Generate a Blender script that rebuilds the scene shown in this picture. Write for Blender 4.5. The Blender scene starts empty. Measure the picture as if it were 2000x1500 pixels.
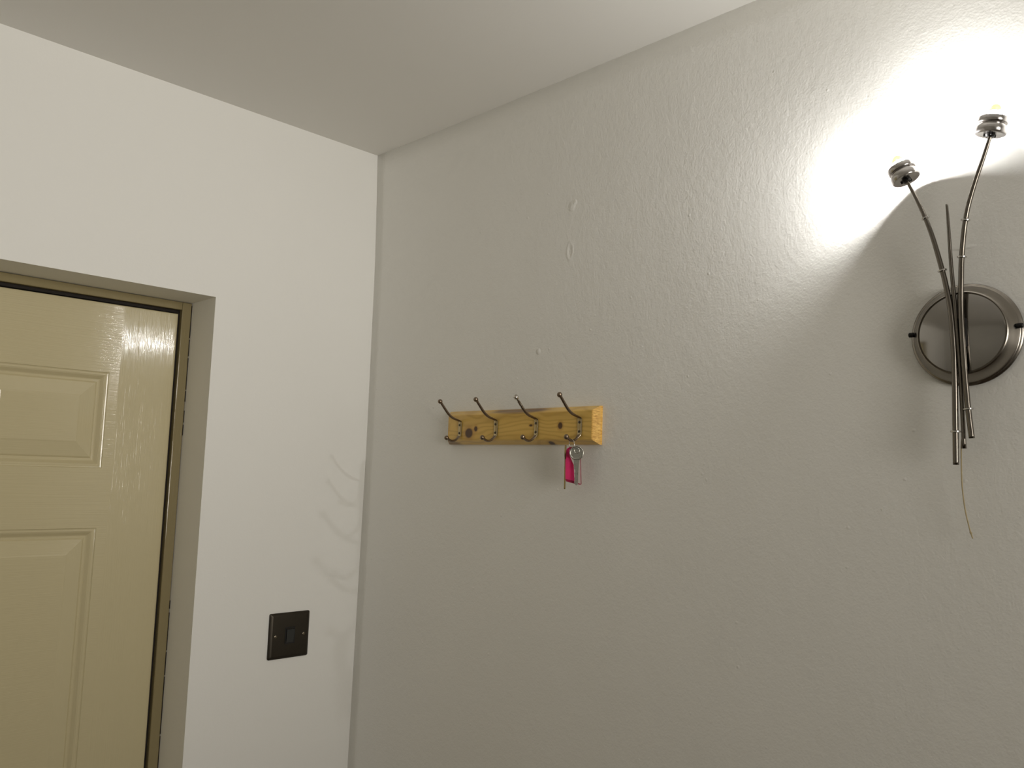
import bpy, bmesh, math, random
from mathutils import Vector, Matrix
random.seed(4)
S = bpy.context.scene
COL = S.collection

# ---------------------------------------------------------------- camera, world, exposure
cam_data = bpy.data.cameras.new('camera')
cam_data.sensor_fit = 'HORIZONTAL'
cam_data.sensor_width = 36.0
cam_data.lens = 1625.54 / 2000 * 36.0
cam_data.clip_start = 0.01
cam = bpy.data.objects.new('camera', cam_data)
COL.objects.link(cam)
RX = Vector((0.7095855, -0.7038467, 0.0329876))      # right
UP = Vector((-0.0969342, -0.0511393, 0.9939761))     # up
FW = Vector((0.6979199, 0.7085087, 0.1045145))       # forward
cam.matrix_world = Matrix(((RX.x, UP.x, -FW.x, -1.0172), (RX.y, UP.y, -FW.y, -1.4692),
                           (RX.z, UP.z, -FW.z, 1.68), (0, 0, 0, 1)))
S.camera = cam
world = bpy.data.worlds.new('world')
S.world = world
world.use_nodes = True
world.node_tree.nodes['Background'].inputs[0].default_value = (0.9, 0.87, 0.8, 1)
world.node_tree.nodes['Background'].inputs[1].default_value = 0.02
S.view_settings.view_transform = 'Standard'
S.view_settings.look = 'None'
S.view_settings.exposure = 0.0
S.view_settings.gamma = 1.0
S.view_settings.use_curve_mapping = False
S.cycles.max_bounces = 12
S.cycles.diffuse_bounces = 8
S.cycles.caustics_reflective = False
S.cycles.caustics_refractive = False
S.cycles.sample_clamp_indirect = 6.0

BULB = 3350.0           # strength of the two sconce bulbs
HALL_FILL = 7.8             # watts of the added fill light at the far end of the hall
# added unseen fill behind the camera, shining along the hall to brighten the left wall
ld = bpy.data.lights.new('hall_fill_light', 'AREA')
ld.shape = 'DISK'; ld.size = 1.1; ld.energy = HALL_FILL; ld.color = (1.0, 0.955, 0.88)
ld.spread = math.radians(75)
fill_light = bpy.data.objects.new('hall_fill_light', ld)
fill_light.location = (-1.05, -3.4, 1.78)
fill_light.rotation_euler = (Vector((-0.75, 0.0, 2.15)) - fill_light.location).to_track_quat('-Z', 'Y').to_euler()
COL.objects.link(fill_light)

CEIL = 2.356
# ---------------------------------------------------------------- helpers
def link(name, bm, mat, parent=None, smooth=False, loc=None):
    bmesh.ops.recalc_face_normals(bm, faces=bm.faces[:])
    me = bpy.data.meshes.new(name)
    bm.to_mesh(me); bm.free()
    for m in (mat if isinstance(mat, (list, tuple)) else [mat]):
        me.materials.append(m)
    if smooth:
        for p in me.polygons: p.use_smooth = True
    o = bpy.data.objects.new(name, me)
    COL.objects.link(o)
    if parent is not None:
        o.parent = parent
    if smooth == 'auto':
        me.set_sharp_from_angle(angle=math.radians(38))
    return o

def tag(o, label=None, cat=None, group=None, kind=None):
    if label: o['label'] = label
    if cat: o['category'] = cat
    if group: o['group'] = group
    if kind: o['kind'] = kind
    return o

def thing(name, loc, label, cat, group=None):
    o = bpy.data.objects.new(name, None)
    o.empty_display_size = 0.02
    o.location = loc
    COL.objects.link(o)
    return tag(o, label, cat, group)

def box(bm, a, b, bevel=0, seg=2):
    r = bmesh.ops.create_cube(bm, size=1)
    vs = r['verts']
    c = [(a[i] + b[i]) / 2 for i in range(3)]; s = [abs(b[i] - a[i]) for i in range(3)]
    for v in vs:
        v.co = Vector([c[i] + v.co[i] * s[i] for i in range(3)])
    if bevel:
        es = list({e for v in vs for e in v.link_edges})
        bmesh.ops.bevel(bm, geom=es, offset=bevel, segments=seg, affect='EDGES', profile=0.5)

def frame_for(axis):
    axis = Vector(axis).normalized()
    ref = Vector((0, 0, 1)) if abs(axis.z) < 0.9 else Vector((1, 0, 0))
    u = axis.cross(ref).normalized(); w = axis.cross(u).normalized()
    return axis, u, w

def lathe(bm, origin, axis, prof, n=48, mi=0, cap0=True, cap1=True):
    """prof: list of (t along axis, radius)"""
    origin = Vector(origin); a, u, w = frame_for(axis)
    rings = []
    for t, r in prof:
        if r < 1e-7:
            rings.append([bm.verts.new(origin + a * t)])
        else:
            rings.append([bm.verts.new(origin + a * t + (u * math.cos(2*math.pi*k/n) + w * math.sin(2*math.pi*k/n)) * r) for k in range(n)])
    for A, B in zip(rings, rings[1:]):
        for k in range(n):
            k2 = (k + 1) % n
            if len(A) == 1 and len(B) == 1: continue
            if len(A) == 1: f = bm.faces.new((A[0], B[k], B[k2]))
            elif len(B) == 1: f = bm.faces.new((A[k], B[0], A[k2]))
            else: f = bm.faces.new((A[k], B[k], B[k2], A[k2]))
            f.material_index = mi
    if cap0 and len(rings[0]) > 1: bm.faces.new(rings[0][::-1]).material_index = mi
    if cap1 and len(rings[-1]) > 1: bm.faces.new(rings[-1]).material_index = mi

def catmull(P, sub=8):
    """P: list of tuples (x,y,z,extra...)"""
    n = len(P); out = []
    for i in range(n - 1):
        p0 = P[max(i-1, 0)]; p1 = P[i]; p2 = P[i+1]; p3 = P[min(i+2, n-1)]
        for s in range(sub):
            t = s / sub
            out.append(tuple(0.5 * ((2*b) + (c - a)*t + (2*a - 5*b + 4*c - d)*t*t + (3*b - a - 3*c + d)*t**3)
                             for a, b, c, d in zip(p0, p1, p2, p3)))
    out.append(tuple(P[-1]))
    return out

def sweep(bm, P, n=16, side=None, mi=0, caps=True):
    """P: (x,y,z,ra,rb): ra radius along 'side', rb along the other; side = fixed direction"""
    rings = []; m = len(P)
    prev = None
    for i, p in enumerate(P):
        a = Vector(P[max(i-1, 0)][:3]); b = Vector(P[min(i+1, m-1)][:3])
        t = (b - a).normalized()
        if side is not None:
            s = Vector(side); s = (s - t * s.dot(t)).normalized()
        else:
            if prev is None: _, s, _ = frame_for(t)
            else: s = (prev - t * prev.dot(t)).normalized()
            prev = s
        w = t.cross(s)
        ra = p[3]; rb = p[4] if len(p) > 4 else ra
        rings.append([bm.verts.new(Vector(p[:3]) + s * ra * math.cos(2*math.pi*k/n) + w * rb * math.sin(2*math.pi*k/n)) for k in range(n)])
    for A, B in zip(rings, rings[1:]):
        for k in range(n):
            bm.faces.new((A[k], B[k], B[(k+1) % n], A[(k+1) % n])).material_index = mi
    if caps:
        bm.faces.new(rings[0][::-1]).material_index = mi; bm.faces.new(rings[-1]).material_index = mi

def ball(bm, c, r, n=16):
    bmesh.ops.create_uvsphere(bm, u_segments=n, v_segments=n//2+2, radius=r, matrix=Matrix.Translation(c))

def at_path(P, k):
    i = int(k); i = min(i, len(P)-2); f = k - i
    a = Vector(P[i][:3]); b = Vector(P[i+1][:3])
    return a.lerp(b, f), (b - a).normalized()

# ---------------------------------------------------------------- materials
class NT:
    def __init__(s, name):
        s.m = bpy.data.materials.new(name); s.m.use_nodes = True
        s.t = s.m.node_tree; s.b = s.t.nodes['Principled BSDF']
    def n(s, kind, **kw):
        x = s.t.nodes.new(kind)
        for k, v in kw.items():
            if k.startswith('_'):
                x.inputs[k[1:].replace('_', ' ')].default_value = v
            else: setattr(x, k, v)
        return x
    def l(s, a, b): s.t.links.new(a, b)
    def math(s, op, a, b=None, c=None, clamp=False):
        x = s.t.nodes.new('ShaderNodeMath'); x.operation = op; x.use_clamp = clamp
        for i, v in enumerate((a, b, c)):
            if v is None: continue
            if isinstance(v, (int, float)): x.inputs[i].default_value = v
            else: s.l(v, x.inputs[i])
        return x.outputs[0]
    def mix(s, fac, a, b):
        x = s.t.nodes.new('ShaderNodeMix'); x.data_type = 'RGBA'
        for i, v in ((0, fac), (6, a), (7, b)):
            if isinstance(v, (int, float)): x.inputs[i].default_value = v
            elif isinstance(v, tuple): x.inputs[i].default_value = v
            else: s.l(v, x.inputs[i])
        return x.outputs[2]
    def coord(s):
        return s.n('ShaderNodeTexCoord').outputs['Object']
    def mapped(s, scale, loc=(0, 0, 0), rot=(0, 0, 0)):
        mp = s.n('ShaderNodeMapping'); mp.inputs['Scale'].default_value = scale
        mp.inputs['Location'].default_value = loc; mp.inputs['Rotation'].default_value = rot
        s.l(s.coord(), mp.inputs['Vector']); return mp.outputs[0]
    def noise(s, vec, scale, detail=3, rough=0.5, dist=0.0):
        x = s.n('ShaderNodeTexNoise'); x.inputs['Scale'].default_value = scale
        x.inputs['Detail'].default_value = detail; x.inputs['Roughness'].default_value = rough
        x.inputs['Distortion'].default_value = dist
        s.l(vec, x.inputs['Vector']); return x.outputs['Fac']
    def bump(s, h, strength, dist, normal=None):
        x = s.n('ShaderNodeBump'); x.inputs['Strength'].default_value = strength
        x.inputs['Distance'].default_value = dist
        s.l(h, x.inputs['Height'])
        if normal is not None: s.l(normal, x.inputs['Normal'])
        s.l(x.outputs[0], s.b.inputs['Normal']); return x.outputs[0]
    def spot(s, c, r, soft=0.35):
        """1 inside an ellipsoid at c with radii r, 0 outside"""
        v = s.t.nodes.new('ShaderNodeVectorMath'); v.operation = 'SUBTRACT'
        s.l(s.coord(), v.inputs[0]); v.inputs[1].default_value = c
        w = s.t.nodes.new('ShaderNodeVectorMath'); w.operation = 'DIVIDE'
        s.l(v.outputs[0], w.inputs[0]); w.inputs[1].default_value = r
        L = s.t.nodes.new('ShaderNodeVectorMath'); L.operation = 'LENGTH'
        s.l(w.outputs[0], L.inputs[0])
        mr = s.n('ShaderNodeMapRange'); mr.interpolation_type = 'SMOOTHSTEP'
        s.l(L.outputs['Value'], mr.inputs['Value'])
        mr.inputs['From Min'].default_value = 1.0 - soft; mr.inputs['From Max'].default_value = 1.0 + soft
        mr.inputs['To Min'].default_value = 1.0; mr.inputs['To Max'].default_value = 0.0
        return mr.outputs[0]

def simple(name, col, rough=0.5, metal=0.0, spec=0.5, coat=0.0):
    m = NT(name); m.b.inputs['Base Color'].default_value = (*col, 1)
    m.b.inputs['Roughness'].default_value = rough; m.b.inputs['Metallic'].default_value = metal
    m.b.inputs['Specular IOR Level'].default_value = spec
    m.b.inputs['Coat Weight'].default_value = coat
    return m

def wall_paint(name, col, rough, spec, grain, bumps=()):
    m = simple(name, col, rough, 0, spec)
    c = m.coord()
    n1 = m.noise(c, 330, 2, 0.5)          # roller stipple, a few mm
    n2 = m.noise(c, 95, 3, 0.6)
    n3 = m.noise(c, 7, 3, 0.5)            # trowel waves
    h = m.math('ADD', m.math('MULTIPLY', n1, 0.45), m.math('MULTIPLY', n2, 0.9))
    h = m.math('ADD', h, m.math('MULTIPLY', n3, 2.2))
    # scattered pimples in the paint
    vo = m.n('ShaderNodeTexVoronoi'); vo.inputs['Scale'].default_value = 38
    m.l(c, vo.inputs['Vector'])
    pim = m.math('MULTIPLY', m.math('SUBTRACT', 0.10, vo.outputs['Distance'], clamp=True), 9.0)
    h = m.math('ADD', h, m.math('MULTIPLY', pim, m.math('GREATER_THAN', m.noise(c, 21, 1), 0.56)))
    for cc, rr, amt in bumps:
        h = m.math('ADD', h, m.math('MULTIPLY', m.spot(cc, rr, 0.6), amt))
    m.bump(h, grain, 0.0016)
    # slightly uneven colour of the emulsion
    d = tuple(x * 0.965 for x in col)
    m.l(m.mix(m.noise(c, 3.1, 3), (*col, 1), (*d, 1)), m.b.inputs['Base Color'])
    return m.m

PAINT = (0.80, 0.790, 0.752)
m_wall_left = wall_paint('matt_white_emulsion', PAINT, 0.75, 0.2, 0.10,
                         [((-0.212, 0, 1.975), (0.0022, 0.01, 0.0022), 1.5)])
m_wall_right = wall_paint('textured_white_emulsion', PAINT, 0.5, 0.4, 0.42,
                          [((0, -0.5657, 2.1256), (0.02, 0.006, 0.007), 1.5), ((0, -0.5725, 2.1315), (0.02, 0.0035, 0.004), 1.2),
                           ((0, -0.5637, 2.0495), (0.02, 0.006, 0.013), 1.8),
                           ((0, -0.5637, 2.0495), (0.02, 0.0045, 0.010), -2.2),
                           ((0, -0.498, 1.885), (0.02, 0.004, 0.004), 2.5),
                           ((0, -1.165, 1.952), (0.02, 0.010, 0.002), 1.5)])
m_ceiling = wall_paint('white_ceiling_paint', (0.80, 0.782, 0.74), 0.8, 0.2, 0.08)
m_floor = None

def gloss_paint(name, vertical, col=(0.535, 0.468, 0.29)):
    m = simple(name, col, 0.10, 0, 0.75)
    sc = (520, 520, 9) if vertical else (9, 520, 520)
    n1 = m.noise(m.mapped(sc), 1.0, 3, 0.55)
    n2 = m.noise(m.coord(), 60, 2)
    h = m.math('ADD', n1, m.math('MULTIPLY', n2, 0.25))
    m.bump(h, 0.85 if vertical else 0.7, 0.0004)
    return m.m
m_stile = gloss_paint('cream_gloss_vertical_strokes', True)
m_rail = gloss_paint('cream_gloss_horizontal_strokes', False)
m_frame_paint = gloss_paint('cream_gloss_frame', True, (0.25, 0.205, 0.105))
m_gap = simple('dark_gap', (0.015, 0.011, 0.008), 0.9).m  # near-black puts the shade of the door's gaps into the colour

def metal(name, col, rough, scr=0.0, grain=120):
    m = simple(name, col, rough, 1.0)
    n = m.noise(m.coord(), grain, 3, 0.6)
    d = tuple(x * 0.86 for x in col)
    m.l(m.mix(n, (*col, 1), (*d, 1)), m.b.inputs['Base Color'])
    r = m.math('MULTIPLY_ADD', n, 0.08, rough - 0.04)
    m.l(r, m.b.inputs['Roughness'])
    return m.m
m_pewter = metal('brushed_pewter', (0.30, 0.275, 0.24), 0.24, grain=35)
m_stem = metal('dark_pewter_tube', (0.20, 0.18, 0.155), 0.2, grain=20)
m_ring = metal('bright_pewter_collar', (0.62, 0.60, 0.57), 0.22)
m_mirror = metal('polished_pewter_plate', (0.36, 0.345, 0.325), 0.12, grain=30)
m_cup = metal('polished_steel_cup', (0.50, 0.475, 0.46), 0.2)
m_black = simple('blackened_steel', (0.012, 0.011, 0.010), 0.45, 0.6).m
m_bronze = metal('antique_bronze_hook', (0.26, 0.20, 0.145), 0.3, grain=300)
m_brass_strap = metal('brass_strap', (0.52, 0.42, 0.25), 0.26, grain=300)
m_chrome = simple('bright_bare_steel', (0.75, 0.74, 0.7), 0.15, 1.0).m
m_screw = simple('dark_screw', (0.10, 0.085, 0.06), 0.35, 0.9).m
m_cord = simple('beige_nylon_cord', (0.42, 0.34, 0.19), 0.5).m

def bulb_mats():
    a = NT('lit_bulb'); a.b.inputs['Base Color'].default_value = (0.8, 0.8, 0.8, 1)
    a.b.inputs['Emission Color'].default_value = (1.0, 0.99, 0.975, 1)
    a.b.inputs['Emission Strength'].default_value = BULB
    b = NT('glowing_phosphor'); b.b.inputs['Base Color'].default_value = (0.15, 0.12, 0.03, 1)
    b.b.inputs['Roughness'].default_value = 0.8
    b.b.inputs['Emission Color'].default_value = (1.0, 0.94, 0.50, 1)
    b.b.inputs['Emission Strength'].default_value = 1.0
    return a.m, b.m
m_bulb, m_phosphor = bulb_mats()

def pine(name, endgrain=False):
    m = simple(name, (0.6, 0.4, 0.1), 0.32, 0, 0.5, 0.3)
    m.b.inputs['Coat Roughness'].default_value = 0.15
    c = m.coord()
    if endgrain:
        m.b.inputs['Coat Weight'].default_value = 0.0; m.b.inputs['Roughness'].default_value = 0.55; m.b.inputs['Specular IOR Level'].default_value = 0.3
        n = m.noise(m.mapped((60, 260, 700), rot=(math.radians(28), 0, 0)), 1.0, 4, 0.6, 0.6)
        n = m.math('MULTIPLY_ADD', m.math('SUBTRACT', n, 0.5), 3.2, 0.5, clamp=True)
        m.l(m.mix(n, (0.50, 0.245, 0.045, 1), (0.86, 0.55, 0.15, 1)), m.b.inputs['Base Color'])
        return m.m
    # long slightly wandering grain running along y
    n0 = m.noise(m.mapped((1, 5, 14)), 1.3, 2, 0.5)
    mp = m.n('ShaderNodeCombineXYZ'); sx = m.n('ShaderNodeSeparateXYZ'); m.l(c, sx.inputs[0])
    zz = m.math('ADD', sx.outputs['Z'], m.math('MULTIPLY', n0, 0.085))
    m.l(m.math('MULTIPLY', sx.outputs['X'], 1.0), mp.inputs[0]); m.l(m.math('MULTIPLY', sx.outputs['Y'], 0.10), mp.inputs[1]); m.l(zz, mp.inputs[2])
    w = m.n('ShaderNodeTexWave'); w.bands_direction = 'Z'; w.inputs['Scale'].default_value = 30
    w.inputs['Distortion'].default_value = 3.0; w.inputs['Detail'].default_value = 3; w.inputs['Detail Scale'].default_value = 1.0
    m.l(mp.outputs[0], w.inputs['Vector'])
    fine = m.noise(m.mapped((300, 8, 500)), 1.0, 2)
    g = m.math('POWER', w.outputs['Fac'], 2.4)
    g = m.math('MULTIPLY_ADD', fine, 0.22, m.math('MULTIPLY', g, 0.5))
    col = m.mix(g, (0.72, 0.47, 0.115, 1), (0.50, 0.285, 0.055, 1))
    dark = (0.075, 0.028, 0.008, 1)
    ring = (0.40, 0.18, 0.035, 1)
    for cc, rr in (((0, -0.0658, -0.0104), (0.1, 0.0100, 0.0088)), ((0, -0.0838, -0.0030), (0.1, 0.0042, 0.0046)),
                   ((0, -0.2205, 0.0010), (0.1, 0.0036, 0.0018)), ((0, -0.2865, -0.0004), (0.1, 0.0048, 0.0055)),
                   ((0, -0.262, -0.0285), (0.1, 0.006, 0.003))):
        col = m.mix(m.math('MULTIPLY', m.spot(cc, tuple(x * 1.5 for x in rr), 0.4), 0.55), col, ring)
        col = m.mix(m.spot(cc, rr, 0.22), col, dark)
    # resin streak on the top edge, dark mark at the lower left corner
    st = m.math('MULTIPLY', m.spot((0, -0.187, 0.0275), (0.1, 0.064, 0.0062), 0.25), m.math('MULTIPLY_ADD', fine, 1.4, 0.1, clamp=True))
    col = m.mix(st, col, (0.10, 0.035, 0.012, 1))
    col = m.mix(m.math('MULTIPLY', m.spot((0, -0.012, -0.030), (0.1, 0.022, 0.006), 0.4), 0.7), col, (0.12, 0.06, 0.03, 1))
    m.l(col, m.b.inputs['Base Color'])
    m.bump(fine, 0.15, 0.0003)
    return m.m
m_pine = pine('varnished_pine'); m_pine_end = pine('pine_end_grain', True)

m_plate = metal('dark_bronze_switch_plate', (0.062, 0.054, 0.043), 0.42, grain=200)
m_rocker = simple('black_switch_rocker', (0.022, 0.023, 0.022), 0.35).m
m_seat = simple('black_switch_surround', (0.004, 0.004, 0.004), 0.6).m

# ---------------------------------------------------------------- the room
XR, ZR = -0.3465, 1.983            # door opening's right edge and head
XL = -1.158                        # its left edge
RD = 0.10                          # depth of the plaster reveal
X0, Y0 = -2.0, -3.9                # far sides of the hall, behind the camera

def corner_x(z):                   # the old plaster corner is not quite plumb
    pts = [(0, 0.0), (1.1, -0.0015), (1.7, 0.0045), (2.1, 0.003), (2.25, -0.001), (CEIL, -0.0055)]
    for (a, xa), (b, xb) in zip(pts, pts[1:]):
        if z <= b: return xa + (xb - xa) * (z - a) / (b - a)
    return pts[-1][1]

# left wall (with the doorway), 0.26 thick
bm = bmesh.new()
def quad(*p):
    f = bm.faces.new([bm.verts.new(q) for q in p]); return f
XE = 0.02
T = 0.26
quad((XR, 0, 0), (XE, 0, 0), (XE, 0, CEIL+.02), (XR, 0, CEIL+.02))
quad((XL, 0, ZR), (XR, 0, ZR), (XR, 0, CEIL+.02), (XL, 0, CEIL+.02))
quad((X0-.02, 0, 0), (XL, 0, 0), (XL, 0, CEIL+.02), (X0-.02, 0, CEIL+.02))
quad((XR, 0, 0), (XR, T, 0), (XR, T, ZR), (XR, 0, ZR))
quad((XL, 0, 0), (XL, T, 0), (XL, T, ZR), (XL, 0, ZR))
quad((XL, 0, ZR), (XR, 0, ZR), (XR, T, ZR), (XL, T, ZR))
quad((XR, T, 0), (XE, T, 0), (XE, T, CEIL+.02), (XR, T, CEIL+.02))
quad((XL, T, ZR), (XR, T, ZR), (XR, T, CEIL+.02), (XL, T, CEIL+.02))
quad((X0-.02, T, 0), (XL, T, 0), (XL, T, CEIL+.02), (X0-.02, T, CEIL+.02))
bmesh.ops.remove_doubles(bm, verts=bm.verts[:], dist=1e-5)
tag(link('wall_left', bm, m_wall_left), kind='structure')

# right wall: a gently uneven sheet, thick behind
bm = bmesh.new()
ys = [0.0, -0.03, -0.07, -0.12, -0.18, -0.25, -0.35, -0.6, -1.2, -2.4, Y0-.02]
zs = [i * (CEIL+.02) / 40 for i in range(41)]
def wx(y, z): return corner_x(min(z, CEIL)) * max(0.0, 1 + y / 0.40) ** 2
g = [[bm.verts.new((wx(y, z), y, z)) for z in zs] for y in ys]
for i in range(len(ys)-1):
    for j in range(len(zs)-1):
        bm.faces.new((g[i][j], g[i+1][j], g[i+1][j+1], g[i][j+1])).smooth = True
tag(link('wall_right', bm, m_wall_right, smooth=True), kind='structure')
o = bpy.data.objects['wall_right']
sol = o.modifiers.new('thick', 'SOLIDIFY'); sol.thickness = 0.12; sol.offset = -1
# make sure thickness grows away from the room
if o.data.polygons[0].normal.x > 0: o.data.flip_normals()

bm = bmesh.new(); box(bm, (X0-.12, Y0-.1, CEIL), (0.12, 0.26, CEIL+.1)); tag(link('ceiling', bm, m_ceiling), kind='structure')
fl = simple('brown_carpet', (0.20, 0.15, 0.11), 0.95, 0, 0.1); fl.bump(fl.noise(fl.coord(), 600, 3), 0.6, 0.003)
bm = bmesh.new(); box(bm, (X0-.12, Y0-.1, -0.1), (0.12, 0.26, 0)); tag(link('floor', bm, fl.m), kind='structure')
bm = bmesh.new(); box(bm, (X0-.12, Y0-.1, 0), (X0, 0.0, CEIL)); tag(link('wall_opposite', bm, m_wall_left), kind='structure')
bm = bmesh.new(); box(bm, (X0, Y0-.1, 0), (0.0, Y0, CEIL)); tag(link('wall_back', bm, m_wall_left), kind='structure')

# ---------------------------------------------------------------- door frame (trim_1) and the crack beside it
FI, FT = -0.3652, 1.9672          # inner edges of the frame
FLI = XL + (XR - FI) * 1.0
def frame_piece(bm, a, b): box(bm, a, b, 0.0015, 2)
bm = bmesh.new()
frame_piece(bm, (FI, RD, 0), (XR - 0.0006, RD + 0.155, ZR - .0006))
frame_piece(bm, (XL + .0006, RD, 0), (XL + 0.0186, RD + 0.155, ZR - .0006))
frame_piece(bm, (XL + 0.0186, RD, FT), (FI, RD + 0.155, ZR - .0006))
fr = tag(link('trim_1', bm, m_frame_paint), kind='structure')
bm = bmesh.new()           # stops and strips round the leaf, near-black to paint in the gap's shade
frame_piece(bm, (FI - 0.012, RD + 0.065, 0), (FI, RD + 0.085, FT))
frame_piece(bm, (XL + 0.0186, RD + 0.07, 0), (XL + 0.0306, RD + 0.09, FT))
frame_piece(bm, (XL + 0.0306, RD + 0.068, FT - .012), (FI - .012, RD + 0.085, FT))
frame_piece(bm, (FI - 0.004, RD + 0.010, 0), (FI - 0.0002, RD + 0.065, FT))
frame_piece(bm, (XL + 0.0306, RD + 0.010, FT - .006), (FI - .0002, RD + 0.068, FT - .0002))
link('gap_shade_stops', bm, m_gap, fr)
# open crack between frame and plaster, in broken lengths
bm = bmesh.new()
segs = [(1.978, 1.985 - .004, 0.0016)]
z = 1.976
random.seed(9)
for z1, z0 in ((1.978, 1.915), (1.912, 1.880), (1.876, 1.815), (1.812, 1.792), (1.775, 1.752), (1.748, 1.728), (1.42, 1.405), (1.398, 1.33), (1.326, 1.285),
               (1.282, 1.18), (1.176, 1.10)):
    w = random.uniform(0.0009, 0.0016)
    box(bm, (XR - w - 0.0002, RD - 0.0006, z0), (XR - 0.0001, RD + 0.0005, z1))
link('crack', bm, m_gap, fr)

# ---------------------------------------------------------------- door_1: moulded panel door
LR, LT = -0.3706, 1.9592          # leaf right edge and top
LL = -1.1335                      # leaf left edge
LY = RD + 0.003                   # its face, a hair behind the frame
JR, JL = LR - 0.0985, LL + 0.0985
cols = [(-0.7005, -0.4862), (-1.018, -0.8035)]
rows = [(1.6615, 1.8335), (0.915, 1.5565), (0.215, 0.800)]
bm = bmesh.new()
xs = [LL, JL, -1.018, -0.8035, -0.7005, -0.4862, JR, LR]
zs_ = [0.006, 0.215, 0.800, 0.915, 1.5565, 1.6615, 1.8335, LT]
def is_panel(x0, x1, z0, z1):
    return any(abs(x0-a) < 1e-6 and abs(x1-b) < 1e-6 for a, b in cols) and any(abs(z0-a) < 1e-6 and abs(z1-b) < 1e-6 for a, b in rows)
E_ = 0.0025
for i in range(len(xs)-1):
    for j in range(len(zs_)-1):
        x0, x1, z0, z1 = xs[i], xs[i+1], zs_[j], zs_[j+1]
        if is_panel(x0, x1, z0, z1):
            prof = [(0, 0), (0.0012, 0.0016), (0.0030, 0.0020), (0.0048, 0.0018), (0.0075, 0.0030), (0.0105, 0.0058), (0.0125, 0.0078),
                    (0.0142, 0.0086), (0.0175, 0.0086), (0.0190, 0.0070), (0.0205, 0.0060), (0.044, 0.0014), (0.0455, 0.0008), (0.047, 0.0006)]
            rings = []
            for ins, d in prof:
                rings.append([bm.verts.new((x, LY + d, z)) for x, z in ((x0+ins, z0+ins), (x1-ins, z0+ins), (x1-ins, z1-ins), (x0+ins, z1-ins))])
            for A, B in zip(rings, rings[1:]):
                for k in range(4):
                    f = bm.faces.new((A[k], A[(k+1) % 4], B[(k+1) % 4], B[k])); f.material_index = 0 if k in (1, 3) else 1
            bm.faces.new(rings[-1]).material_index = 1
        else:
            # the leaf's outer arris is rounded over
            X0_ = x0 + (E_ if i == 0 else 0); X1_ = x1 - (E_ if i == len(xs)-2 else 0); Z1_ = z1 - (E_ if j == len(zs_)-2 else 0)
            stile = i in (0, len(xs)-2)
            muntin = xs[i] == -0.8035 and j not in (0, 2, 4, 6)
            f = bm.faces.new([bm.verts.new(q) for q in ((X0_, LY, z0), (X1_, LY, z0), (X1_, LY, Z1_), (X0_, LY, Z1_))])
            f.material_index = 0 if stile or muntin else 1
# rounded edges, sides and back
def strip(p, q, mi=0):
    f = bm.faces.new([bm.verts.new(v) for v in (p[0], p[1], q[1], q[0])]); f.material_index = mi
pr = [(0, E_), (0.0008, 0.0010), (E_, 0)]
prof = [((E_, 0)), (0.0010, 0.0005), (0.0002, 0.0016), (0, E_), (0, 0.038)]   # (inset from edge, depth)
for (a, da), (b, db) in zip(prof, prof[1:]):
    strip(((LR-a, LY+da, .006), (LR-a, LY+da, LT-a)), ((LR-b, LY+db, .006), (LR-b, LY+db, LT-b)))
    strip(((LL+a, LY+da, .006), (LL+a, LY+da, LT-a)), ((LL+b, LY+db, .006), (LL+b, LY+db, LT-b)))
    strip(((LL+a, LY+da, LT-a), (LR-a, LY+da, LT-a)), ((LL+b, LY+db, LT-b), (LR-b, LY+db, LT-b)), 1)
bm.faces.new([bm.verts.new(q) for q in ((LL, LY+.038, .006), (LR, LY+.038, .006), (LR, LY+.038, LT), (LL, LY+.038, LT))])
bmesh.ops.remove_doubles(bm, verts=bm.verts[:], dist=1e-6)
door = tag(link('door_1', bm, [m_stile, m_rail]), kind='structure')
# the leaf does not sit quite square in its frame: its far edge is pushed back 2 cm
PV = Matrix.Translation((LR, LY, 0))
door.matrix_world = PV @ Matrix.Rotation(math.radians(-1.4), 4, 'Z') @ PV.inverted()
bm = bmesh.new(); box(bm, (XL - .05, 0.27, 0), (XR + .05, 0.30, ZR + .05))
tag(link('wall_beyond_door', bm, m_gap), kind='structure')

# ---------------------------------------------------------------- coat rack
RB = Vector((0.0, -0.281, 1.7567))   # the rack's origin: left end, mid height, on the wall
rack = thing('coat_rack', RB, 'varnished pine coat rail with four double hooks, screwed to the grey-white wall', 'coat rack')
BL, BH, BT = 0.3604, 0.0610, 0.0165
bm = bmesh.new()
prof = [(0, 0), (0, 0.0050), (0.0012, 0.0072), (0.0030, 0.0098), (0.0048, 0.0128), (0.0060, 0.0148), (0.0072, 0.0160), (0.0085, BT)]
rings = []
for ins, d in prof:
    rings.append([bm.verts.new((-d, y, z)) for y, z in ((-ins, -BH/2+ins), (-BL+ins, -BH/2+ins), (-BL+ins, BH/2-ins), (-ins, BH/2-ins))])
for A, B in zip(rings, rings[1:]):
    for k in range(4):
        f = bm.faces.new((A[k], A[(k+1) % 4], B[(k+1) % 4], B[k])); f.material_index = 1 if k in (1, 3) else 0
bm.faces.new(rings[-1]); bm.faces.new(rings[0][::-1])
link('board', bm, [m_pine, m_pine_end], rack)

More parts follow.
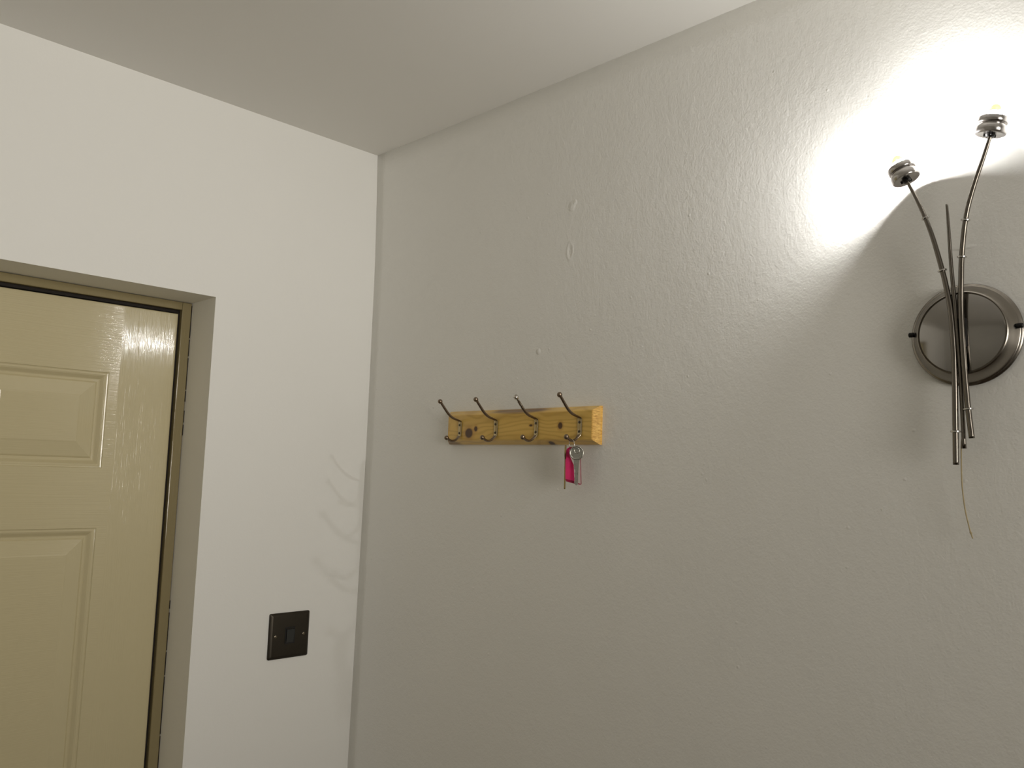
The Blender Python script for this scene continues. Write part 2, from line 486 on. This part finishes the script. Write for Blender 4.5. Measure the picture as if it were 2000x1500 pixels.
def hook_meshes():
    """one double hook, origin on the board's face at strap centre; x points into the wall"""
    bm = bmesh.new()
    th = 0.0011
    # strap with the two prongs swept out of it, in the x-z plane
    up = [(-0.0485, 0, 0.0452, .0022, .0022), (-0.0400, 0, 0.0362, .0023, .0023), (-0.0300, 0, 0.0262, .0024, .0023), (-0.0200, 0, 0.0200, .0026, .0022),
          (-0.0090, 0, 0.0168, .0032, .0018), (-0.0030, 0, 0.0148, .0042, .0013), (-0.0014, 0, 0.0105, .0045, .0011),
          (-0.0012, 0, 0.0000, .0045, .0010), (-0.0014, 0, -0.0085, .0045, .0011), (-0.0030, 0, -0.0128, .0040, .0014),
          (-0.0090, 0, -0.0185, .0030, .0018), (-0.0160, 0, -0.0218, .0025, .0021), (-0.0225, 0, -0.0215, .0023, .0022), (-0.0300, 0, -0.0182, .0022, .0022)]
    P = catmull(up, 6)
    sweep(bm, P, 14, side=(0, 1, 0))
    ball(bm, (-0.0505, 0, 0.0470), 0.0042, 20)
    ball(bm, (-0.0322, 0, -0.0170), 0.0042, 20)
    return bm
def screw_mesh(r=0.0024, t=0.0010):
    bm = bmesh.new()
    lathe(bm, (0, 0, 0), (-1, 0, 0), [(0, r), (t*0.4, r*0.95), (t, r*0.55), (t, r*0.28), (t*0.4, r*0.2), (t*0.4, 0)], 20, cap0=True, cap1=False)
    return bm
hys = (-0.3232, -0.4179, -0.5151, -0.6100)
hook0 = link('hook', hook_meshes(), m_bronze, rack, 'auto')
hook0.location = (-BT, hys[0] - RB.y, -0.0035)
s1 = link('screw', screw_mesh(), m_screw, hook0, 'auto'); s1.location = (-0.0022, 0.0, 0.0078)
s2 = s1.copy(); COL.objects.link(s2); s2.parent = hook0; s2.location = (-0.0022, 0.0, -0.0070)
hooks = [hook0]
for y in hys[1:]:
    h = hook0.copy(); COL.objects.link(h); h.parent = rack; h.location = (-BT, y - RB.y, -0.0035)
    for ch in (s1, s2):
        c = ch.copy(); COL.objects.link(c); c.parent = h
    hooks.append(h)
# third hook: finish peeled off, bare bright tip
hm = hooks[2].data.copy(); hooks[2].data = hm; hm.materials.append(m_chrome)
rnd = random.Random(3)
for p in hm.polygons:
    c = p.center
    if c.z > 0.030 and rnd.random() < (0.75 if c.z > 0.0415 else 0.3): p.material_index = 1
hooks[2]['label'] = 'hook with its dark finish peeling to bright metal at the tip'
# the flat straps are brassier than the prongs
for me, mi in ((hook0.data, 1), (hm, 2)):
    me.materials.append(m_brass_strap)
    for p in me.polygons:
        if p.center.x > -0.0040: p.material_index = mi

# ---------------------------------------------------------------- keys on the last hook
HX = -BT - 0.0195                      # the valley of the lower prong
KV = Vector((HX, hys[3], 1.7567 - 0.0035 - 0.0218))
keys = thing('keyring', KV, 'bunch with a bright pink plastic tag and keys, hanging from the hook furthest right', 'keyring')
bm = bmesh.new()
# split ring, slim, hanging across the prong and turned towards the room
Rr = 0.0085
a = math.radians(20)
ringp = []
for k in range(61):
    t = 4 * math.pi * k / 60
    ringp.append((math.sin(t) * Rr * math.sin(a), math.sin(t) * Rr * math.cos(a), -Rr + 0.0014 + math.cos(t) * Rr + 0.0, 0.00055))
ringp = [(p[0] + 0.0008 * k / 60, p[1], p[2], p[3]) for k, p in enumerate(ringp)]
sweep(bm, ringp, 8)
link('split_ring', bm, m_chrome, keys, True)

# pink tag: moulded plastic with thick rim and clear window
def pink(name, trans, col, rough=0.25):
    m = simple(name, col, rough, 0, 0.6)
    m.b.inputs['Transmission Weight'].default_value = trans
    m.b.inputs['IOR'].default_value = 1.3
    m.b.inputs['Subsurface Weight'].default_value = 0.0
    return m
mp = pink('hot_pink_plastic', 0.0, (1.0, 0.07, 0.28))
tl = mp.n('ShaderNodeBsdfTranslucent'); tl.inputs['Color'].default_value = (1.0, 0.12, 0.45, 1)
mx = mp.n('ShaderNodeMixShader'); mx.inputs[0].default_value = 0.45
mp.l(mp.b.outputs[0], mx.inputs[1]); mp.l(tl.outputs[0], mx.inputs[2])
mp.l(mx.outputs[0], mp.t.nodes['Material Output'].inputs[0])
m_pink = mp.m
m_pinkdark = simple('dark_pink_rim', (0.30, 0.008, 0.05), 0.2).m
m_clear = NT('clear_plastic_window')
m_clear.b.inputs['Base Color'].default_value = (1.0, 0.93, 0.94, 1); m_clear.b.inputs['Transmission Weight'].default_value = 1
m_clear.b.inputs['Roughness'].default_value = 0.08; m_clear.b.inputs['IOR'].default_value = 1.05
m_clear = m_clear.m
rotk = math.radians(40)               # the tag hangs turned towards the camera
tagobj = bpy.data.objects.new('tmp', None)
def turned(ang, lean=0.0, off=(0, 0, 0)):
    return Matrix.Translation(off) @ Matrix.Rotation(lean, 4, 'X') @ Matrix.Rotation(ang, 4, 'Z')
# local frame of tag: width along y (+y = left in the photo), normal -x, hangs down -z
def slab(bm, pts, t0, t1, mi=0, bevel=0.0):
    A = [bm.verts.new((t0, y, z)) for y, z in pts]; B = [bm.verts.new((t1, y, z)) for y, z in pts]
    bm.faces.new(A[::-1]).material_index = mi; bm.faces.new(B).material_index = mi
    n = len(pts)
    for k in range(n):
        bm.faces.new((A[k], B[k], B[(k+1) % n], A[(k+1) % n])).material_index = mi
bm = bmesh.new()
slab(bm, [(0.0035, 0.000), (0.0075, -0.003), (0.0095, -0.010), (0.0100, -0.014), (0.0092, -0.018), (0.0085, -0.050), (-0.0035, -0.053), (-0.002, -0.028), (0.002, -0.018), (0.0045, -0.010)], 0.0, 0.0026)
tagp = link('key_tag', bm, m_pink, keys)
bm = bmesh.new()
slab(bm, [(0.0085, -0.0500), (-0.0035, -0.0530), (-0.0033, -0.0570), (0.0075, -0.0540)], -0.0004, 0.0030)
slab(bm, [(-0.0033, -0.0570), (-0.0038, -0.0552), (-0.0115, -0.0568), (-0.0120, -0.0583)], -0.0004, 0.0030)
slab(bm, [(-0.0118, -0.0575), (-0.0128, -0.0575), (-0.0112, -0.018), (-0.0104, -0.018)], 0.0002, 0.0026)
slab(bm, [(0.0035, 0.0), (0.0050, -0.003), (-0.0050, -0.003), (-0.0080, -0.007), (-0.0112, -0.018), (-0.0098, -0.018), (-0.007, -0.0085), (-0.004, -0.0045), (0.0045, -0.0045)][:0] or [(0.0040, 0.0), (0.0045, -0.003), (-0.0045, -0.003), (-0.0040, 0.0)], 0.0002, 0.0026)
tr = link('rim', bm, m_pinkdark, tagp); tr['label'] = 'dark red lower edge of the pink tag'
bm = bmesh.new()
slab(bm, [(0.002, -0.0175), (-0.002, -0.028), (-0.0035, -0.053), (-0.0115, -0.0562), (-0.0106, -0.018)], 0.0010, 0.0020)
tw = link('window', bm, m_clear, tagp); tw['label'] = 'clear window of the pink tag'
tagp.matrix_local = turned(rotk, 0.0, (0.004, 0.0012, -0.010)) @ Matrix.Diagonal((1, 1.18, 1, 1))
# silver key in front
def key_mesh(L=0.050, bow=0.0108):
    bm = bmesh.new()
    out = []
    n = 28
    for k in range(n + 1):
        t = math.radians(-62) + math.radians(304) * k / n
        out.append((bow * math.sin(t) * -1.0 if False else bow * math.cos(t + math.radians(0)) , bow * math.sin(t)))
    # bow outline (open at the bottom) then the blade with cuts
    pts = [(bow * math.cos(math.radians(-60 + 300 * k / n)), bow * math.sin(math.radians(-60 + 300 * k / n))) for k in range(n + 1)]
    pts = [(y, z) for y, z in pts]
    blade = [(-0.0040, -0.0125), (-0.0036, -0.0180), (-0.0032, -L*0.55), (-0.0032, -L + 0.002), (-0.001, -L),
             (0.0010, -L + 0.001), (0.0024, -L + 0.004), (0.0012, -L + 0.007), (0.0026, -L + 0.010), (0.0016, -L + 0.014), (0.0028, -L + 0.018),
             (0.0014, -L + 0.022), (0.0034, -L + 0.026), (0.0036, -0.0180), (0.0040, -0.0125)]
    slab(bm, pts + blade, -0.0011, 0.0011)
    return bm
def rimring(bm, r, c, rr, n=36):
    P = [(c[0], c[1] + r * math.cos(2*math.pi*k/n), c[2] + r * math.sin(2*math.pi*k/n), rr) for k in range(n + 1)]
    sweep(bm, P, 8, caps=False)
m_key = metal('nickel_key', (0.46, 0.45, 0.40), 0.28, grain=150)
m_keybrass = metal('brass_key', (0.50, 0.38, 0.16), 0.3, grain=150)
bm = key_mesh(); rimring(bm, 0.0100, (-0.0008, 0, 0), 0.0011); rimring(bm, 0.0040, (-0.0010, 0, 0.0035), 0.0008)
k1 = link('key', bm, m_key, keys, 'auto'); k1['label'] = 'silver key in front of the pink tag'
k1.matrix_local = turned(rotk, 0.0, (0.0010, -0.0100, -0.0195))
bm = key_mesh(0.058, 0.0105)
k2 = link('key', bm, m_keybrass, keys, 'auto'); k2['label'] = 'brass key seen edge on, behind the pink tag'
k2.matrix_local = turned(math.radians(-52), 0.0, (0.0005, 0.0125, -0.0180))

# ---------------------------------------------------------------- light switch
SW = Vector((-0.1541, 0.0, 1.3521))
sw = thing('light_switch', SW, 'square dark bronze light switch with a black rocker on the white wall', 'light switch')
bm = bmesh.new()
h = 0.0430
prof = [(0.0, 0.0), (0.0, 0.0022), (0.0008, 0.0030), (0.0052, 0.0056), (0.0062, 0.0058)]
def rrect(hw, hh, r, n=5):
    out = []
    for cx, cz, a0 in ((hw-r, hh-r, 0), (-hw+r, hh-r, 90), (-hw+r, -hh+r, 180), (hw-r, -hh+r, 270)):
        for k in range(n + 1):
            t = math.radians(a0 + 90*k/n); out.append((cx + r*math.cos(t), cz + r*math.sin(t)))
    return out
rings = []
for ins, d in prof:
    rings.append([bm.verts.new((x, -d, z)) for x, z in rrect(h-ins, h-ins, max(0.0032-ins*0.5, 0.001))])
n = len(rings[0])
for A, B in zip(rings, rings[1:]):
    for k in range(n): bm.faces.new((A[k], A[(k+1) % n], B[(k+1) % n], B[k]))
bm.faces.new(rings[-1]); bm.faces.new(rings[0][::-1])
link('plate', bm, m_plate, sw, 'auto')
bm = bmesh.new()                       # dark surround frame of the rocker
for a, b in (((-.0105, -.0155), (.0105, -.0135)), ((-.0105, .0135), (.0105, .0155)), ((-.0105, -.0135), (-.0085, .0135)), ((.0085, -.0135), (.0105, .0135))):
    box(bm, (a[0], -0.0068, a[1]), (b[0], -0.0050, b[1]), 0.0003)
box(bm, (-.0086, -0.0057, -.0136), (.0086, -0.0050, .0136))
link('surround', bm, m_seat, sw)
bm = bmesh.new(); box(bm, (-.0078, -0.0085, -.0125), (.0078, -0.0045, .0125), 0.0008)
r = link('rocker', bm, m_rocker, sw); r.rotation_euler = (math.radians(4), 0, 0)
sc = bmesh.new(); lathe(sc, (0, 0, 0), (0, -1, 0), [(-0.001, .0030), (0.0002, .0030), (0.0008, .0022), (0.0009, .0008), (0.0004, .0006), (.0004, 0)], 20)
m_swscrew = metal('bronze_screw', (0.22, 0.19, 0.14), 0.3)
sa = link('screw', sc, m_swscrew, sw, 'auto'); sa.location = (-0.0302, -0.0055, 0)
sb = sa.copy(); COL.objects.link(sb); sb.parent = sw; sb.location = (0.0302, -0.0055, 0)

# ---------------------------------------------------------------- wall lamp
LB = Vector((0.0, -1.1668, 1.8502))
lamp = thing('wall_lamp', LB, 'pewter wall lamp, round backplate, three reed-like stems and two lit bulbs', 'wall lamp')
def lp(x, y, z, *r): return (x - LB.x, y - LB.y, z - LB.z, *r)
bm = bmesh.new()
lathe(bm, (0, 0, 0), (-1, 0, 0), [(0, .0570), (.0022, .0582), (.0040, .0582), (.0052, .0572), (.0058, .0558), (.0064, .0548), (.0105, .0530), (.0150, .0500), (.0185, .0474),
                                  (.0197, .0464), (.0200, .0458), (.0192, .0455), (.0186, .0452), (.0188, .0447), (.0190, .0443)], 96, 0, True, False)
bp = link('backplate', bm, m_pewter, lamp, 'auto')
bm = bmesh.new()
lathe(bm, (0, 0, 0), (-1, 0, 0), [(.0150, .0443), (.0190, .0443), (.0193, .0438), (.0193, 0)], 96, 0, True, False)
disc = link('mirror_disc', bm, m_mirror, bp, 'auto')
bm = bmesh.new()                       # knurled side screws
lathe(bm, (0, 0, 0), (0, 1, 0), [(-.004, .0016), (0.001, .0016), (.001, .0028), (.0058, .0028), (.0064, .0022), (.0064, 0)], 14)
sA = link('side_screw', bm, m_black, bp); sA.location = (-0.0105, 0.0525, 0.004)
sB = sA.copy(); COL.objects.link(sB); sB.parent = bp; sB.location = (-0.0105, -0.0525, 0.004); sB.rotation_euler = (0, 0, math.pi)
bm = bmesh.new(); box(bm, (-0.0235, -0.0065, -0.016), (-0.0185, 0.0045, 0.016), 0.001)
link('bracket', bm, m_black, bp)

left = [(-0.027, -1.1609, 1.7033), (-0.027, -1.1613, 1.747), (-0.027, -1.1616, 1.821), (-0.0272, -1.1592, 1.8732), (-0.028, -1.1553, 1.9027), (-0.029, -1.1512, 1.9249),
        (-0.032, -1.1436, 1.9600), (-0.035, -1.1358, 1.9872), (-0.037, -1.1273, 2.0102), (-0.039, -1.1189, 2.0310)]
right = [(-0.027, -1.1775, 1.7323), (-0.027, -1.1742, 1.7698), (-0.027, -1.1714, 1.8203), (-0.0272, -1.1699, 1.872), (-0.028, -1.1708, 1.9064), (-0.029, -1.1728, 1.9384),
         (-0.032, -1.1788, 1.9793), (-0.035, -1.1887, 2.0120), (-0.037, -1.1986, 2.0382), (-0.039, -1.2069, 2.0612)]
mid = [(-0.0225, -1.1683, 1.7214), (-0.024, -1.1668, 1.7982), (-0.026, -1.1640, 1.8672), (-0.028, -1.1611, 1.9253), (-0.031, -1.1602, 1.9661), (-0.033, -1.1593, 1.996)]
def rad(z, a): # thick below, slimmer above
    return a
def make_stem(pts, radii, collars, tube_top=None):
    P = catmull([lp(*p, r) for p, r in zip(pts, radii)], 8)
    bm = bmesh.new(); sweep(bm, P, 18)
    st = link('stem', bm, m_stem, lamp, True)
    for z in collars:
        for i in range(len(P) - 1):
            if (P[i][2] + LB.z - z) * (P[i+1][2] + LB.z - z) <= 0:
                c = Vector(P[i][:3]); t = (Vector(P[i+1][:3]) - c).normalized(); r = P[i][3]
                b2 = bmesh.new()
                lathe(b2, c, t, [(-.0011, r*.9), (-.0012, r+.0012), (-.0007, r+.0021), (.0007, r+.0021), (.0012, r+.0012), (.0011, r*.9)], 24, cap0=False, cap1=False)
                link('collar', b2, m_ring, st, 'auto')
                break
    return st
make_stem(left, [.0031, .0031, .0030, .0030, .0029, .0028, .0026, .0024, .0021, .0020], (1.747, 1.9249, 1.9872))
make_stem(right, [.0030, .0030, .0030, .0030, .0029, .0028, .0027, .0025, .0022, .0021], (1.7698, 1.9384, 1.9793))
make_stem(mid, [.0023, .0023, .0023, .0021, .0018, .0014], ())

def cup(base, axis):
    axis = Vector(axis).normalized()
    base = Vector(lp(*base)[:3])
    bm = bmesh.new()
    lathe(bm, base, axis, [(0.0004, 0), (0.0004, .0118), (0, .0136), (.0006, .0150), (.0022, .0158), (.0072, .0158), (.0088, .0150), (.0093, .0138), (.0095, .0126),
                           (.0112, .0126), (.0114, .0138), (.0120, .0148), (.0134, .0154), (.0176, .0154), (.0190, .0146), (.0192, .0136), (.0182, .0126), (.0168, .0110), (.0166, 0)], 56)
    c = link('lamp_cup', bm, m_cup, lamp, 'auto')
    b2 = bmesh.new()
    lathe(b2, base, axis, [(-.0022, .0030), (-.0022, .0040), (.0003, .0050), (.0005, .0)], 24)
    for k in range(3):                 # little fixing tabs under the cup
        a_, u_, w_ = frame_for(axis); t = k * 2.094
        d = u_ * math.cos(t) + w_ * math.sin(t)
        sweep(b2, [(*(base + d * 0.003 - axis * 0.0005), .0012), (*(base + d * 0.0068 - axis * 0.0003), .0010)], 8)
    link('collar_nut', b2, m_black, c)
    b3 = bmesh.new()
    lathe(b3, base, axis, [(.0150, .0066), (.0208, .0066)], 24, 1, cap0=True, cap1=False)
    lathe(b3, base, axis, [(.0208, .0066), (.0211, .0069), (.0249, .0069), (.0252, .0066)], 24, 0, cap0=False, cap1=False)
    lathe(b3, base, axis, [(.0252, .0066), (.0285, .0061), (.0313, .0048), (.0332, .0027), (.0338, 0)], 24, 1, cap0=False, cap1=False)
    bmesh.ops.remove_doubles(b3, verts=b3.verts[:], dist=1e-6)
    link('bulb', b3, [m_bulb, m_phosphor], lamp, True)
d = (0, 0, 0)
cup((-0.0390, -1.1187, 2.0318), (0.0, math.sin(math.radians(21)), math.cos(math.radians(21))))
cup((-0.0390, -1.2068, 2.0622), (0.0, -math.sin(math.radians(12)), math.cos(math.radians(12))))
bm = bmesh.new()
cord = [(-0.0225, -1.1672, 1.735), (-0.021, -1.1652, 1.7279), (-0.019, -1.1640, 1.7053), (-0.017, -1.1637, 1.6801), (-0.015, -1.1655, 1.6551), (-0.014, -1.1689, 1.6359), (-0.013, -1.1704, 1.6289), (-0.013, -1.1718, 1.6241)]
P = catmull([lp(*p, .00075) for p in cord], 6); sweep(bm, P, 8)
ball(bm, lp(-0.013, -1.1702, 1.6297)[:3], 0.0014, 8)
sweep(bm, [lp(-0.013, -1.1702, 1.6300, .0006), lp(-0.013, -1.1685, 1.6310, .0004)], 6)
link('pull_cord', bm, m_cord, lamp, True)
